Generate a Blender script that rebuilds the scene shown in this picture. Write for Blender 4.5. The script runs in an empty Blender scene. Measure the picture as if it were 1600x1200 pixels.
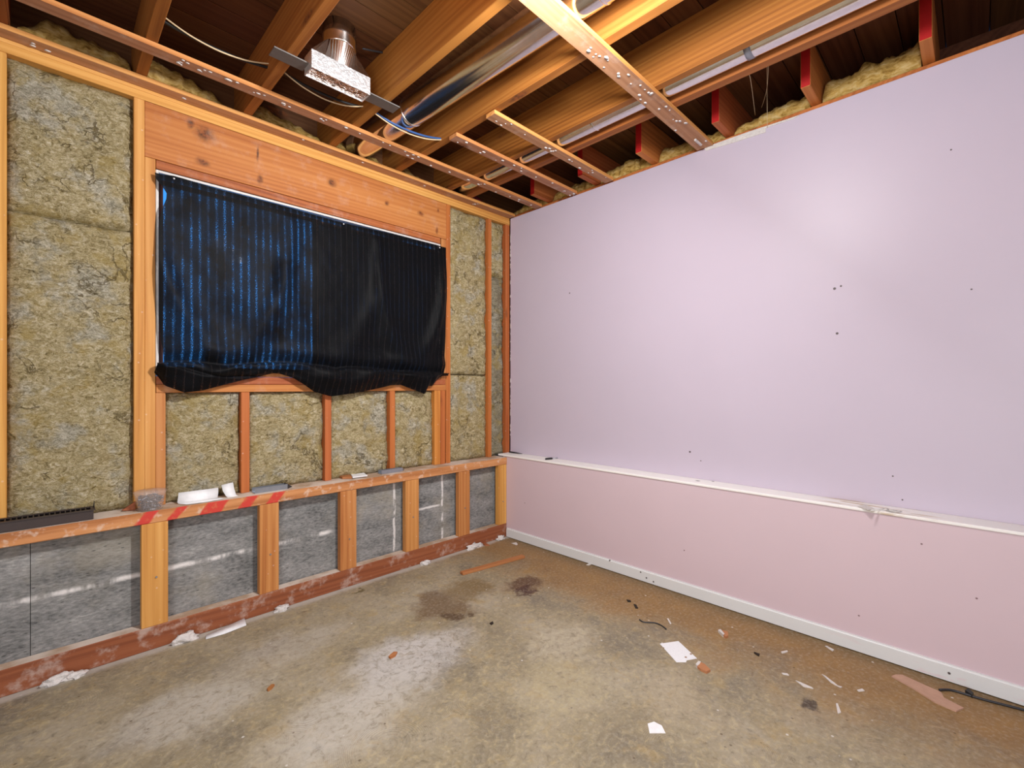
import bpy, bmesh, math, random
from mathutils import Vector, Matrix, noise

# ------------------------------------------------------------------ camera, world, lights
S = bpy.context.scene
C = S.collection
CAM_H = 1.138
cam = bpy.data.cameras.new('camera'); cam_o = bpy.data.objects.new('camera', cam); C.objects.link(cam_o)
cam_o.location = (0, 0, CAM_H); cam_o.rotation_euler = (math.radians(90), 0, math.radians(-45))
cam.sensor_width = 36; cam.lens = 726 / 1600 * 36; cam.shift_y = 3 / 1600; cam.clip_start = .02
S.camera = cam_o
S.view_settings.view_transform = 'Standard'; S.view_settings.look = 'None'
S.view_settings.exposure = 0.16; S.view_settings.gamma = 1; S.view_settings.use_curve_mapping = False
W = bpy.data.worlds.new('world'); S.world = W; W.use_nodes = True
W.node_tree.nodes['Background'].inputs[0].default_value = (.06, .36, 1.0, 1)
W.node_tree.nodes['Background'].inputs[1].default_value = 1.0

def point_lamp(name, loc, watts, radius, col=(1, 1, 1)):
    l = bpy.data.lights.new(name, 'POINT'); l.energy = watts; l.shadow_soft_size = radius; l.color = col
    o = bpy.data.objects.new(name, l); o.location = loc; C.objects.link(o); return o
def area_lamp(name, loc, target, watts, sx, sy, col=(1, 1, 1)):
    l = bpy.data.lights.new(name, 'AREA'); l.shape = 'RECTANGLE'; l.size = sx; l.size_y = sy; l.energy = watts; l.color = col
    o = bpy.data.objects.new(name, l); o.location = loc; C.objects.link(o)
    o.rotation_euler = (Vector(target) - Vector(loc)).to_track_quat('-Z', 'Y').to_euler(); return o
point_lamp('bare_bulb', (1.08, .74, 2.33), 47, .09, (.98, .98, 1))
area_lamp('added_key_light', (1.22, .52, 2.33), (.40, 2.55, .30), 36, .13, .13, (1, .99, .98))  # unseen key light, added to strengthen the shadows on the left wall
area_lamp('added_fill_right', (-1.22, -.42, 1.25), (2.2, .2, 1.35), 66, 1.6, 2.0, (.97, .975, 1))  # unseen fill behind the camera, added to brighten the right wall
area_lamp('added_fill_left', (.3, -1.22, 1.15), (1.2, 1.0, 1.2), 8, 1.6, 2.0, (.97, .975, 1))  # weak unseen fill, added to lift the left wall

# ------------------------------------------------------------------ helpers
FK = 726 * math.sqrt(2)
def on_z(px, py, Z):                    # point of the photograph on the level plane Z
    r = (px - 800) / 726; k = (1 - r) / (1 + r); s = FK * (Z - CAM_H) / (603 - py); x = s / (1 + k); return Vector((x, s - x, Z))
def on_y(px, py, Y):                    # ... on the plane of the left wall
    r = (px - 800) / 726; x = Y * (1 + r) / (1 - r); return Vector((x, Y, CAM_H + (603 - py) * (x + Y) / FK))
def on_x(px, py, X):                    # ... on the plane of the right wall
    r = (px - 800) / 726; y = X * (1 - r) / (1 + r); return Vector((X, y, CAM_H + (603 - py) * (X + y) / FK))

def empty(name, loc=(0, 0, 0)):
    o = bpy.data.objects.new(name, None); o.location = loc; o.empty_display_size = .05; C.objects.link(o); return o
def tag(o, label=None, cat=None, group=None, kind=None):
    if label: o['label'] = label
    if cat: o['category'] = cat
    if group: o['group'] = group
    if kind: o['kind'] = kind
    return o
def par(o, p):
    if p is not None:
        o.parent = p
        o.location = o.location - p.location
    return o
def mesh_obj(name, me, mat, parent=None, loc=(0, 0, 0), smooth=False):
    o = bpy.data.objects.new(name, me); o.location = loc; C.objects.link(o)
    for m in (mat if isinstance(mat, (list, tuple)) else [mat]): me.materials.append(m)
    if smooth:
        for p in me.polygons: p.use_smooth = True
    return par(o, parent)
def from_bm(name, bm, mat, parent=None, loc=None, smooth=False):
    """links a bmesh whose vertices are in world space; the origin goes to the middle of its base"""
    vs = [v.co for v in bm.verts]
    if loc is None:
        lo = Vector([min(v[i] for v in vs) for i in range(3)]); hi = Vector([max(v[i] for v in vs) for i in range(3)])
        loc = Vector(((lo.x + hi.x) / 2, (lo.y + hi.y) / 2, lo.z))
    loc = Vector(loc)
    for v in bm.verts: v.co -= loc
    bm.normal_update()
    me = bpy.data.meshes.new(name); bm.to_mesh(me); bm.free()
    return mesh_obj(name, me, mat, parent, loc, smooth)
def bm_box(bm, a, b, bevel=0.0):
    vs = [bm.verts.new((x, y, z)) for x in (a[0], b[0]) for y in (a[1], b[1]) for z in (a[2], b[2])]
    fs = [bm.faces.new([vs[i] for i in q]) for q in ((0, 1, 3, 2), (4, 6, 7, 5), (0, 4, 5, 1), (2, 3, 7, 6), (0, 2, 6, 4), (1, 5, 7, 3))]
    if bevel:
        es = list({e for f in fs for e in f.edges})
        bmesh.ops.bevel(bm, geom=es, offset=bevel, segments=1, affect='EDGES', profile=.5)
    return fs
def board(name, x0, x1, y0, y1, z0, z1, mat, parent=None, bevel=.002, face_mats=None):
    """a bevelled board; face_mats: {'bottom'|'top'|'front'...: material index}"""
    c = Vector(((x0 + x1) / 2, (y0 + y1) / 2, (z0 + z1) / 2)); bm = bmesh.new()
    bm_box(bm, Vector((x0, y0, z0)) - c, Vector((x1, y1, z1)) - c, bevel)
    bm.normal_update()
    if face_mats:
        for f in bm.faces:
            n = f.normal
            for d, i in face_mats.items():
                v = {'bottom': (0, 0, -1), 'top': (0, 0, 1), 'west': (-1, 0, 0), 'south': (0, -1, 0)}[d]
                if n.dot(Vector(v)) > .9: f.material_index = i
    me = bpy.data.meshes.new(name); bm.to_mesh(me); bm.free()
    return mesh_obj(name, me, mat, parent, c)
def bm_tube(bm, pts, r, seg=8, cap=True):
    pts = [Vector(p) for p in pts]; rings = []; up = None
    for i, p in enumerate(pts):
        d = (pts[min(i + 1, len(pts) - 1)] - pts[max(i - 1, 0)]).normalized()
        if up is None: up = d.orthogonal().normalized()
        up = (up - d * up.dot(d)).normalized(); w = d.cross(up)
        rr = r[i] if isinstance(r, (list, tuple)) else r
        rings.append([bm.verts.new(p + (up * math.cos(a) + w * math.sin(a)) * rr) for a in [2 * math.pi * k / seg for k in range(seg)]])
    for a, b in zip(rings, rings[1:]):
        for k in range(seg): bm.faces.new((a[k], a[(k + 1) % seg], b[(k + 1) % seg], b[k]))
    if cap: bm.faces.new(rings[0][::-1]); bm.faces.new(rings[-1])
    return rings
def tube(name, pts, r, mat, parent=None, seg=8, smooth=True):
    bm = bmesh.new(); bm_tube(bm, pts, r, seg); return from_bm(name, bm, mat, parent, smooth=smooth)
def spline(pts, n=8):
    P = [Vector(p) for p in pts]; out = []
    for i in range(len(P) - 1):
        a, b, c, d = P[max(i - 1, 0)], P[i], P[i + 1], P[min(i + 2, len(P) - 1)]
        for k in range(n):
            t = k / n
            out.append(.5 * ((2 * b) + (c - a) * t + (2 * a - 5 * b + 4 * c - d) * t * t + (3 * b - a - 3 * c + d) * t ** 3))
    return out + [P[-1]]
def prism(name, pts, up, mat, parent=None, bevel=0, smooth=False):
    """a flat outline given in space, made as thick as the vector up"""
    bm = bmesh.new(); up = Vector(up)
    a = [bm.verts.new(Vector(p)) for p in pts]; b = [bm.verts.new(Vector(p) + up) for p in pts]
    n = len(pts)
    bm.faces.new(a); bm.faces.new(b)
    for i in range(n): bm.faces.new((a[i], a[(i + 1) % n], b[(i + 1) % n], b[i]))
    bmesh.ops.recalc_face_normals(bm, faces=bm.faces)
    if bevel: bmesh.ops.bevel(bm, geom=list(bm.edges), offset=bevel, segments=1, affect='EDGES')
    return from_bm(name, bm, mat, parent, smooth=smooth)
def floor_poly(name, px, thick, mat, z=0.0, parent=None):
    return prism(name, [on_z(x, y, z) for x, y in px], (0, 0, thick), mat, parent)
def bm_lump(bm, c, size, seed, sub=2, rough=.35):
    r = bmesh.ops.create_icosphere(bm, subdivisions=sub, radius=1)
    c = Vector(c)
    for v in r['verts']:
        k = 1 + rough * noise.noise(v.co * 1.7 + Vector((seed * 3.1, seed, 7))) + rough * .5 * noise.noise(v.co * 4 + Vector((seed, 9, seed)))
        v.co = Vector((v.co.x * size[0] * k, v.co.y * size[1] * k, max(v.co.z, -.55) * size[2] * k)) + c
def lump(name, c, size, seed, mat, parent=None, sub=2, rough=.35):
    bm = bmesh.new(); bm_lump(bm, c, size, seed, sub, rough); return from_bm(name, bm, mat, parent, smooth=True)

# ------------------------------------------------------------------ material kit
class K:
    def __init__(self, name, rough=.7, spec=.3):
        self.m = bpy.data.materials.new(name); self.m.use_nodes = True; self.t = self.m.node_tree
        self.b = self.t.nodes['Principled BSDF']; self.b.inputs['Roughness'].default_value = rough
        self.b.inputs['Specular IOR Level'].default_value = spec
    def n(self, kind, ins=None, **props):
        nd = self.t.nodes.new(kind)
        for k, v in props.items(): setattr(nd, k, v)
        for k, v in (ins or {}).items(): self.put(nd.inputs[k], v)
        return nd
    def put(self, sock, v):
        if isinstance(v, bpy.types.NodeSocket): self.t.links.new(v, sock)
        elif isinstance(v, (tuple, list)) and sock.type == 'RGBA' and len(v) == 3: sock.default_value = (*v, 1)
        else: sock.default_value = v
    def obj(self, random_shift=False):
        c = self.n('ShaderNodeTexCoord').outputs['Object']
        if random_shift:
            r = self.n('ShaderNodeObjectInfo').outputs['Random']
            s = self.n('ShaderNodeCombineXYZ', {0: self.math('MULTIPLY', r, 37.), 1: self.math('MULTIPLY', r, 53.), 2: self.math('MULTIPLY', r, 71.)})
            c = self.vec('ADD', c, s.outputs[0])
        return c
    def pos(self): return self.n('ShaderNodeNewGeometry').outputs['Position']
    def vec(self, op, a, b):
        nd = self.n('ShaderNodeVectorMath', operation=op); self.put(nd.inputs[0], a); self.put(nd.inputs[1], b); return nd.outputs[0]
    def length(self, a):
        nd = self.n('ShaderNodeVectorMath', operation='LENGTH'); self.put(nd.inputs[0], a); return nd.outputs['Value']
    def math(self, op, a, b=0., clamp=False):
        nd = self.n('ShaderNodeMath', operation=op, use_clamp=clamp); self.put(nd.inputs[0], a); self.put(nd.inputs[1], b); return nd.outputs[0]
    def noise(self, v, scale, detail=4, rough=.55, dist=0.):
        return self.n('ShaderNodeTexNoise', {'Vector': v, 'Scale': scale, 'Detail': detail, 'Roughness': rough, 'Distortion': dist}).outputs['Fac']
    def ramp(self, f, *stops):
        nd = self.n('ShaderNodeValToRGB', {0: f}); e = nd.color_ramp.elements
        while len(e) < len(stops): e.new(.5)
        for el, (p, c) in zip(e, stops): el.position = p; el.color = (*c, 1) if isinstance(c, (tuple, list)) else (c, c, c, 1)
        return nd.outputs[0]
    def step(self, f, lo, hi, a=0., b=1.):
        nd = self.n('ShaderNodeMapRange', {0: f, 1: lo, 2: hi, 3: a, 4: b}); nd.interpolation_type = 'SMOOTHSTEP'; return nd.outputs[0]
    def mix(self, f, a, b, mode='MIX'):
        nd = self.n('ShaderNodeMix', data_type='RGBA', blend_type=mode)
        self.put(nd.inputs[0], f); self.put(nd.inputs[6], a); self.put(nd.inputs[7], b); return nd.outputs[2]
    def xyz(self, v):
        s = self.n('ShaderNodeSeparateXYZ', {0: v}); return s.outputs[0], s.outputs[1], s.outputs[2]
    def blob(self, v, c, r, lo=.55, hi=1.):
        """1 inside the ellipsoid at c with radii r, fading to 0 at its edge"""
        d = self.vec('SUBTRACT', v, tuple(c)); d = self.vec('DIVIDE', d, tuple(r)); return self.step(self.length(d), lo, hi, 1., 0.)
    def color(self, c): self.put(self.b.inputs['Base Color'], c); return self
    def bump(self, h, strength=.4, dist=.01):
        self.put(self.b.inputs['Normal'], self.n('ShaderNodeBump', {'Strength': strength, 'Distance': dist, 'Height': h}).outputs[0]); return self

def wood(name, axis, light, mid, dark, knots=(), auto_knots=True, rough=.62, spread=.35, dust=0., flecks=0.):
    """fir boards; axis = the way the grain runs"""
    k = K(name, rough, .3); v = k.obj(True); raw = k.obj()
    sc = {'x': (.55, 9., 9.), 'y': (9., .55, 9.), 'z': (9., 9., .55)}[axis]
    warp = k.n('ShaderNodeTexNoise', {'Vector': k.vec('MULTIPLY', v, tuple(s * .35 for s in sc)), 'Scale': 1.6, 'Detail': 2.}).outputs['Color']
    g = k.vec('ADD', k.vec('MULTIPLY', v, sc), k.vec('MULTIPLY', warp, (1.2, 1.2, 1.2)))
    big = k.noise(g, .9, 3, .5); fine = k.noise(k.vec('MULTIPLY', g, tuple(1. if s < 1 else 6. for s in sc)), 2.2, 5, .6)
    rings = k.n('ShaderNodeTexWave', {'Vector': g, 'Scale': 1.5, 'Distortion': 4., 'Detail': 2., 'Detail Scale': .6}, wave_type='RINGS', rings_direction=axis.upper()).outputs['Fac']
    f = k.math('ADD', k.math('MULTIPLY', big, .56), k.math('ADD', k.math('MULTIPLY', fine, .33), k.math('MULTIPLY', rings, .11)))
    col = k.ramp(f, (.30, dark), (.48, mid), (.68, light))
    ri = k.n('ShaderNodeObjectInfo').outputs['Random']
    hsv = k.n('ShaderNodeHueSaturation', {'Hue': k.math('ADD', .5 - .012, k.math('MULTIPLY', ri, .024)), 'Saturation': 1., 'Value': k.math('ADD', 1 - spread / 2, k.math('MULTIPLY', ri, spread)), 'Color': col})
    col = hsv.outputs[0]
    mask = None
    if auto_knots:
        kv = k.vec('MULTIPLY', v, {'x': (2.2, 7., 7.), 'y': (7., 2.2, 7.), 'z': (7., 7., 2.2)}[axis])
        d = k.n('ShaderNodeTexVoronoi', {'Vector': kv, 'Scale': .8, 'Randomness': 1.}).outputs['Distance']
        mask = k.step(d, .05, .14, .8, 0.)
    wob = k.vec('ADD', raw, k.vec('MULTIPLY', k.n('ShaderNodeTexNoise', {'Vector': raw, 'Scale': 18., 'Detail': 3.}).outputs['Color'], (.02, .02, .02)))
    for c, r in knots:
        m = k.blob(wob, Vector(c) + Vector((.01, .01, .01)), r, .1, 1.15)
        mask = m if mask is None else k.math('MAXIMUM', mask, m)
    if mask is not None:
        col = k.mix(mask, col, k.mix(k.step(k.noise(raw, 60., 4), .35, .65), (.26, .075, .02), (.07, .024, .01)))
    if dust:
        col = k.mix(k.math('MULTIPLY', k.step(k.noise(k.vec('MULTIPLY', v, (1, 1, 1)), 14., 5, .65), .5, .72), dust), col, (.62, .53, .46))
    if flecks:
        fl = k.n('ShaderNodeTexVoronoi', {'Vector': k.vec('MULTIPLY', v, (1, 1, 1)), 'Scale': 26.}).outputs['Distance']
        col = k.mix(k.step(fl, .06, .12, flecks, 0.), col, (.78, .70, .66))
    k.color(col); k.bump(fine, .12, .004)
    return k.m

OR_L, OR_M, OR_D = (.68, .35, .115), (.56, .25, .066), (.38, .13, .028)
RD_L, RD_M, RD_D = (.50, .185, .055), (.40, .125, .034), (.25, .066, .017)
M = {}
M['stud'] = wood('fir_upright', 'z', OR_L, OR_M, OR_D, flecks=.25)
M['stud_red'] = wood('fir_upright_reddish', 'z', (.56, .20, .05), (.46, .145, .032), (.30, .08, .018), flecks=.3)
M['plate_x'] = wood('fir_along_x', 'x', OR_L, OR_M, OR_D)
M['header'] = wood('fir_header', 'x', (.55, .225, .067), (.45, .155, .04), (.33, .095, .022), auto_knots=False, spread=0, dust=.12,
                   knots=[((-.60, -.03, .06), (.055, .09, .045)), ((-.66, -.03, .09), (.02, .09, .03)), ((-.61, -.03, -.075), (.035, .09, .022)), ((.02, -.03, .02), (.035, .09, .03)),
                          ((-.37, -.03, .05), (.008, .09, .05)), ((.62, -.03, -.0), (.03, .09, .02)), ((-.36, -.03, -.08), (.018, .09, .03)), ((.76, -.03, .06), (.012, .09, .02)), ((.75, -.03, -.08), (.012, .09, .03)), ((.37, -.03, .0), (.02, .09, .018))])
M['sill'] = wood('fir_sill', 'x', RD_L, RD_M, RD_D, dust=.15)
M['bottom_plate'] = wood('stained_bottom_plate', 'x', (.38, .15, .055), (.30, .105, .036), (.18, .058, .02), dust=.5)
M['joist'] = wood('fir_joist', 'y', (.40, .15, .034), (.30, .095, .019), (.17, .046, .009))
M['block'] = wood('fir_block', 'x', (.55, .19, .055), (.45, .13, .034), (.30, .08, .02))
M['strip_edge'] = wood('furring_edge', 'x', (.66, .31, .11), (.56, .23, .07), (.38, .13, .035), auto_knots=False)
M['strip_under'] = wood('furring_underside', 'x', (.52, .27, .155), (.44, .205, .11), (.30, .125, .065), dust=.3)
M['plank'] = wood('subfloor_plank', 'x', (.15, .06, .022), (.10, .036, .012), (.055, .018, .006))
M['scrap'] = wood('scrap_wood', 'x', (.44, .18, .07), (.35, .125, .045), (.24, .08, .03), auto_knots=False)

k = K('dusty_top', .9, .1); v = k.obj()
k.color(k.mix(k.step(k.noise(v, 6., 5), .38, .62), (.44, .30, .20), (.66, .56, .48))); M['dust'] = k.m

# ledge front: wood with slanting red spray paint (along the world x of the board)
k = K('ledge_front', .6, .3); v = k.pos(); x, y, z = k.xyz(v)
g = k.vec('MULTIPLY', v, (.7, 14., 14.)); f = k.noise(g, 2., 6, .6)
base = k.ramp(f, (.3, (.36, .13, .04)), (.5, (.55, .24, .09)), (.7, (.66, .33, .14)))
base = k.mix(k.math('MULTIPLY', k.step(k.noise(v, 30., 4), .55, .7), .5), base, (.70, .58, .48))
sl = k.math('SUBTRACT', x, k.math('MULTIPLY', k.math('SUBTRACT', z, .57), .7))
wob = k.math('ADD', sl, k.math('MULTIPLY', k.math('SUBTRACT', k.noise(v, 25., 3), .5), .02))
red = None
for a, b in ((.275, .325), (.385, .425), (.505, .59), (.665, .72), (.79, .845)):
    m = k.math('MULTIPLY', k.step(wob, a - .006, a + .006), k.step(wob, b - .006, b + .006, 1., 0.))
    red = m if red is None else k.math('MAXIMUM', red, m)
red = k.math('MULTIPLY', red, k.step(k.noise(v, 60., 4), .3, .5, .65, 1.))
k.color(k.mix(red, base, (.56, .05, .035))); M['ledge_front'] = k.m

# rock wool
def wool(name, a, b, c, d):
    k = K(name, .95, .05); v = k.obj(True)
    big = k.noise(v, 9., 6, .62, .4); mid = k.noise(k.vec('MULTIPLY', v, (1., 1., 1.5)), 42., 6, .7, 1.2); fib = k.noise(k.vec('MULTIPLY', v, (1., 1., 2.2)), 150., 4, .7, 1.5)
    f = k.math('ADD', k.math('MULTIPLY', mid, .55), k.math('MULTIPLY', fib, .45))
    col = k.ramp(f, (.37, d), (.45, a), (.535, b), (.62, c))
    col = k.mix(k.math('MULTIPLY', k.step(k.noise(v, 7., 4, .6), .50, .66), .75), col, k.ramp(f, (.37, (.12, .112, .08)), (.48, (.42, .40, .32)), (.61, (.76, .72, .61))))
    col = k.mix(k.math('MULTIPLY', k.step(big, .52, .64), .5), col, k.mix(f, (.34, .22, .04), (.52, .40, .14)))
    cv = k.step(k.math('ABSOLUTE', k.math('SUBTRACT', k.noise(v, 5.5, 5, .6, .5), .5)), .003, .016, 1., 0.)
    cv = k.math('MULTIPLY', cv, k.step(k.noise(v, 11., 2), .45, .6))
    col = k.mix(k.math('MULTIPLY', cv, .7), col, d)  # shade inside the crevices put into the wool colour
    k.color(col); k.bump(k.math('SUBTRACT', k.math('ADD', f, k.math('MULTIPLY', big, .6)), k.math('MULTIPLY', cv, .4)), 1., .016)
    return k.m
M['wool'] = wool('mineral_wool', (.36, .285, .135), (.57, .475, .27), (.80, .72, .54), (.125, .09, .035))
M['wool_grey'] = wool('mineral_wool_grey', (.24, .21, .135), (.36, .32, .22), (.52, .48, .38), (.10, .08, .05))  # greyer, darker wool for the narrow corner batt
k = K('yellow_fiberglass', .95, .05); v = k.obj(True)
f = k.noise(k.vec('MULTIPLY', v, (1., 1., 2.)), 22., 6, .65, .6)
k.color(k.ramp(f, (.32, (.20, .105, .02)), (.5, (.50, .32, .09)), (.7, (.66, .50, .24)))); k.bump(f, .8, .01); M['fiberglass'] = k.m
k = K('red_fiberglass', .95, .05); v = k.obj(); f = k.noise(v, 30., 5, .65)
k.color(k.ramp(f, (.35, (.12, .015, .02)), (.65, (.42, .08, .09)))); k.bump(f, .8, .01); M['pink_wool'] = k.m

# concrete foundation with white paint lines
k = K('foundation_concrete', .9, .15); v = k.pos(); x, y, z = k.xyz(v)
st = k.vec('MULTIPLY', v, (1., 1., 2.4))
f = k.math('ADD', k.math('MULTIPLY', k.noise(st, 5., 5), .4), k.math('MULTIPLY', k.noise(st, 48., 6, .7), .6))
col = k.ramp(f, (.33, (.075, .075, .075)), (.47, (.20, .20, .195)), (.60, (.31, .305, .295)), (.72, (.52, .51, .49)))
col = k.mix(k.math('MULTIPLY', k.step(k.noise(v, 3.5, 4), .5, .68), .4), col, (.36, .32, .24))
col = k.mix(k.step(k.n('ShaderNodeTexVoronoi', {'Vector': st, 'Scale': 17.}).outputs['Distance'], .06, .14, .7, 0.), col, (.06, .06, .055))
zw = k.math('ADD', z, k.math('MULTIPLY', k.math('SUBTRACT', k.noise(v, 14., 3), .5), .018))
line = k.math('MULTIPLY', k.step(k.math('ABSOLUTE', k.math('SUBTRACT', zw, .316)), .001, .017, 1., 0.), k.step(k.noise(k.vec('MULTIPLY', v, (1., 0., .3)), 7.5, 4, .7), .40, .58))
line = k.math('MULTIPLY', line, k.step(x, 1.10, 1.16, 1., 0.))
xw = k.math('ADD', x, k.math('MULTIPLY', k.math('SUBTRACT', k.noise(v, 10., 3), .5), .02))
for xc, z0 in ((1.535, .12), (1.905, .12)):
    m = k.math('MULTIPLY', k.step(k.math('ABSOLUTE', k.math('SUBTRACT', xw, xc)), .003, .012, .85, 0.), k.step(k.noise(v, 20., 3), .38, .55))
    line = k.math('MAXIMUM', line, m)
m = k.math('MULTIPLY', k.step(k.math('ABSOLUTE', k.math('SUBTRACT', zw, .33)), .003, .01, .8, 0.), k.math('MULTIPLY', k.step(x, 1.68, 1.72), k.step(x, 1.86, 1.9, 1., 0.)))
line = k.math('MAXIMUM', line, m)
k.color(k.mix(line, col, (.78, .75, .73))); k.bump(f, .7, .01); M['concrete_wall'] = k.m

# concrete floor
k = K('worn_concrete_floor', .62, .35); v = k.pos(); x, y, z = k.xyz(v)
n1 = k.noise(v, 2.2, 6, .62, .3); n2 = k.noise(v, 9., 6, .65, .5); n3 = k.noise(v, 70., 4, .6)
col = k.ramp(n1, (.33, (.22, .19, .14)), (.48, (.34, .285, .185)), (.60, (.40, .345, .25)), (.72, (.46, .42, .34)))
col = k.mix(k.step(n2, .52, .72, 0., .55), col, (.44, .32, .14))
col = k.mix(k.step(n2, .28, .44, .5, 0.), col, (.20, .185, .16))
wv = k.vec('ADD', v, k.vec('MULTIPLY', k.n('ShaderNodeTexNoise', {'Vector': v, 'Scale': 5., 'Detail': 5., 'Roughness': .65}).outputs['Color'], (.34, .34, 0.)))
def fblob(px, py, rx, ry, lo=.3, hi=1.):
    p = on_z(px, py, 0.); return k.blob(wv, (p.x + .17, p.y + .17, 0.), (rx, ry, 1.), lo, hi)
n4 = k.noise(v, 34., 9, .78, .7)
col = k.mix(k.step(n4, .50, .64, 0., .5), col, (.60, .49, .28))
col = k.mix(k.step(n4, .34, .47, .6, 0.), col, (.15, .12, .075))
# amber stain along the pink wall
amber = k.step(k.math('ADD', x, k.math('MULTIPLY', k.math('SUBTRACT', n1, .5), 1.1)), 1.75, 2.25)
col = k.mix(k.math('MULTIPLY', amber, .8), col, k.mix(n2, (.20, .10, .025), (.42, .225, .06)))
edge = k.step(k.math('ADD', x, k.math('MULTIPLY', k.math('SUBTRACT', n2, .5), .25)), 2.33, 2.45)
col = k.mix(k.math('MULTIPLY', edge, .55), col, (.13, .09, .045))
for px, py, rx, ry, c, s in ((640, 1030, .42, .24, (.62, .60, .585), .9), (560, 1110, .40, .25, (.60, .57, .52), .7), (300, 1110, .35, .22, (.58, .56, .52), .6), (880, 1000, .22, .2, (.62, .56, .44), .5),
                             (1060, 1090, .2, .2, (.5, .42, .30), .5), (450, 1010, .4, .16, (.52, .48, .42), .6), (870, 1070, .25, .2, (.50, .43, .27), .5)):
    col = k.mix(k.math('MULTIPLY', k.math('MULTIPLY', fblob(px, py, rx, ry), s), k.step(n4, .36, .56, .35, 1.)), col, c)
for px, py, rx, ry, c, s in ((690, 945, .17, .20, (.16, .095, .045), .8), (735, 920, .17, .15, (.21, .135, .05), .75), (710, 962, .06, .06, (.09, .05, .025), .8), (815, 912, .17, .12, (.12, .06, .03), .9), (820, 922, .08, .06, (.07, .026, .02), .85),
                             (562, 921, .055, .03, (.12, .095, .03), .85), (472, 957, .025, .02, (.17, .11, .06), .8), (1275, 1105, .05, .05, (.07, .05, .035), .9)):
    col = k.mix(k.math('MULTIPLY', fblob(px, py, rx, ry, .45, 1.), s), col, c)
# trowelled adhesive ridges, fans of arcs
vor = k.n('ShaderNodeTexVoronoi', {'Vector': k.vec('MULTIPLY', v, (1., 1., 0.)), 'Scale': 3.6, 'Randomness': 1.}); dist = vor.outputs['Distance']
arc = k.math('SINE', k.math('MULTIPLY', dist, 400.))
area = k.step(k.noise(v, 3.4, 3), .50, .62); area = k.math('MULTIPLY', area, k.step(k.math('ADD', x, y), 1.2, 3.6, 1., .25))
ridge = k.math('MULTIPLY', arc, area)
col = k.mix(k.math('MULTIPLY', k.step(ridge, .0, .9), .30), col, (.17, .125, .065))
# specks of paint and plaster
sp = k.n('ShaderNodeTexVoronoi', {'Vector': k.vec('MULTIPLY', v, (1., 1., 0.)), 'Scale': 14.})
keep = k.step(k.noise(k.vec('MULTIPLY', v, (1., 1., 0.)), 5., 2), .52, .56)
col = k.mix(k.math('MULTIPLY', k.step(sp.outputs['Distance'], .04, .08, .85, 0.), keep), col, (.74, .71, .67))
sp2 = k.n('ShaderNodeTexVoronoi', {'Vector': k.vec('ADD', v, (.37, .11, 0.)), 'Scale': 11.})
col = k.mix(k.step(sp2.outputs['Distance'], .03, .06, .7, 0.), col, (.10, .06, .035))
# plaster dust along the bottom plate
pd = k.step(k.math('ADD', y, k.math('MULTIPLY', k.math('SUBTRACT', n2, .5), .06)), 2.455, 2.50)
col = k.mix(k.math('MULTIPLY', pd, .75), col, (.60, .57, .53))
col = k.mix(k.math('MULTIPLY', k.step(n3, .45, .7), .2), col, (.65, .6, .5))
col = k.mix(1., col, (.84, .835, .82), 'MULTIPLY')
k.color(col); k.put(k.b.inputs['Roughness'], k.step(n1, .3, .7, .5, .75))
k.bump(k.math('ADD', k.math('MULTIPLY', ridge, .35), k.math('ADD', n3, k.math('MULTIPLY', n2, .6))), .25, .004); M['floor'] = k.m

def paint(name, col, rough, spec, marks=(), mark_col=(.08, .06, .06), wear=None):
    k = K(name, rough, spec); v = k.pos(); f = k.noise(v, 3., 4); fine = k.noise(v, 260., 2)
    c = k.mix(f, tuple(a * .97 for a in col), tuple(min(1, a * 1.03) for a in col))
    for p, r in marks: c = k.mix(k.blob(v, p, r), c, mark_col)
    if wear: c = wear(k, v, c)
    k.color(c); k.bump(fine, .06, .002); return k.m
holes = [(on_x(px, py, 2.585), (.03, rr, rr)) for px, py, rr in ((1304, 451, .0075), (1314, 447, .0055), (1308, 521, .007), (890, 458, .006), (1395, 744, .004), (1518, 452, .004), (1078, 706, .007), (1095, 720, .004), (1410, 781, .004), (1486, 234, .004))]
PINK = (.545, .478, .57); PINK_LOW_BOUNCE = (.64, .505, .55)  # lower pink has warm light bounced off the floor mixed into its colour
M['pink'] = paint('pink_wall_paint', PINK, .44, .5, holes)
M['pink_low_bounce'] = paint('pink_paint_lower_bounce', PINK_LOW_BOUNCE, .5, .35, [(on_x(px, py, 2.46), (.03, .0045, .0045)) for px, py in ((820, 786), (1069, 860), (1440, 850), (1526, 935), (1342, 962))], (.22, .14, .15))
def base_wear(k, v, c):
    f = k.math('MULTIPLY', k.step(k.noise(k.vec('MULTIPLY', v, (1., 1., 4.)), 7., 4), .55, .66), k.step(k.xyz(v)[1], .1, .55, 1., 0.))
    return k.mix(k.math('MULTIPLY', f, .5), c, (.72, .45, .50))
M['trim'] = paint('white_trim_paint', (.70, .71, .71), .4, .4, [(on_x(px, py, 2.447), (.03, .006, .006)) for px, py in ((952, 876), (1010, 903), (1021, 909), (1001, 894), (1483, 1052))], wear=base_wear)
def ledge_wear(k, v, c):
    x, y, z = k.xyz(v); f = k.math('MULTIPLY', k.step(y, .05, .2), k.step(y, .42, .55, 1., 0.))
    m = k.math('MULTIPLY', f, k.step(k.noise(k.vec('MULTIPLY', v, (20., 3., 10.)), 2., 4), .5, .62))
    return k.mix(k.math('MULTIPLY', m, .8), c, (.50, .36, .20))
M['ledge_paint'] = paint('white_ledge_paint', (.88, .86, .83), .45, .35, [((2.53, 1.085, .616), (.012, .016, .02)), ((2.575, 1.02, .616), (.01, .01, .02))], wear=ledge_wear)
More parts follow.
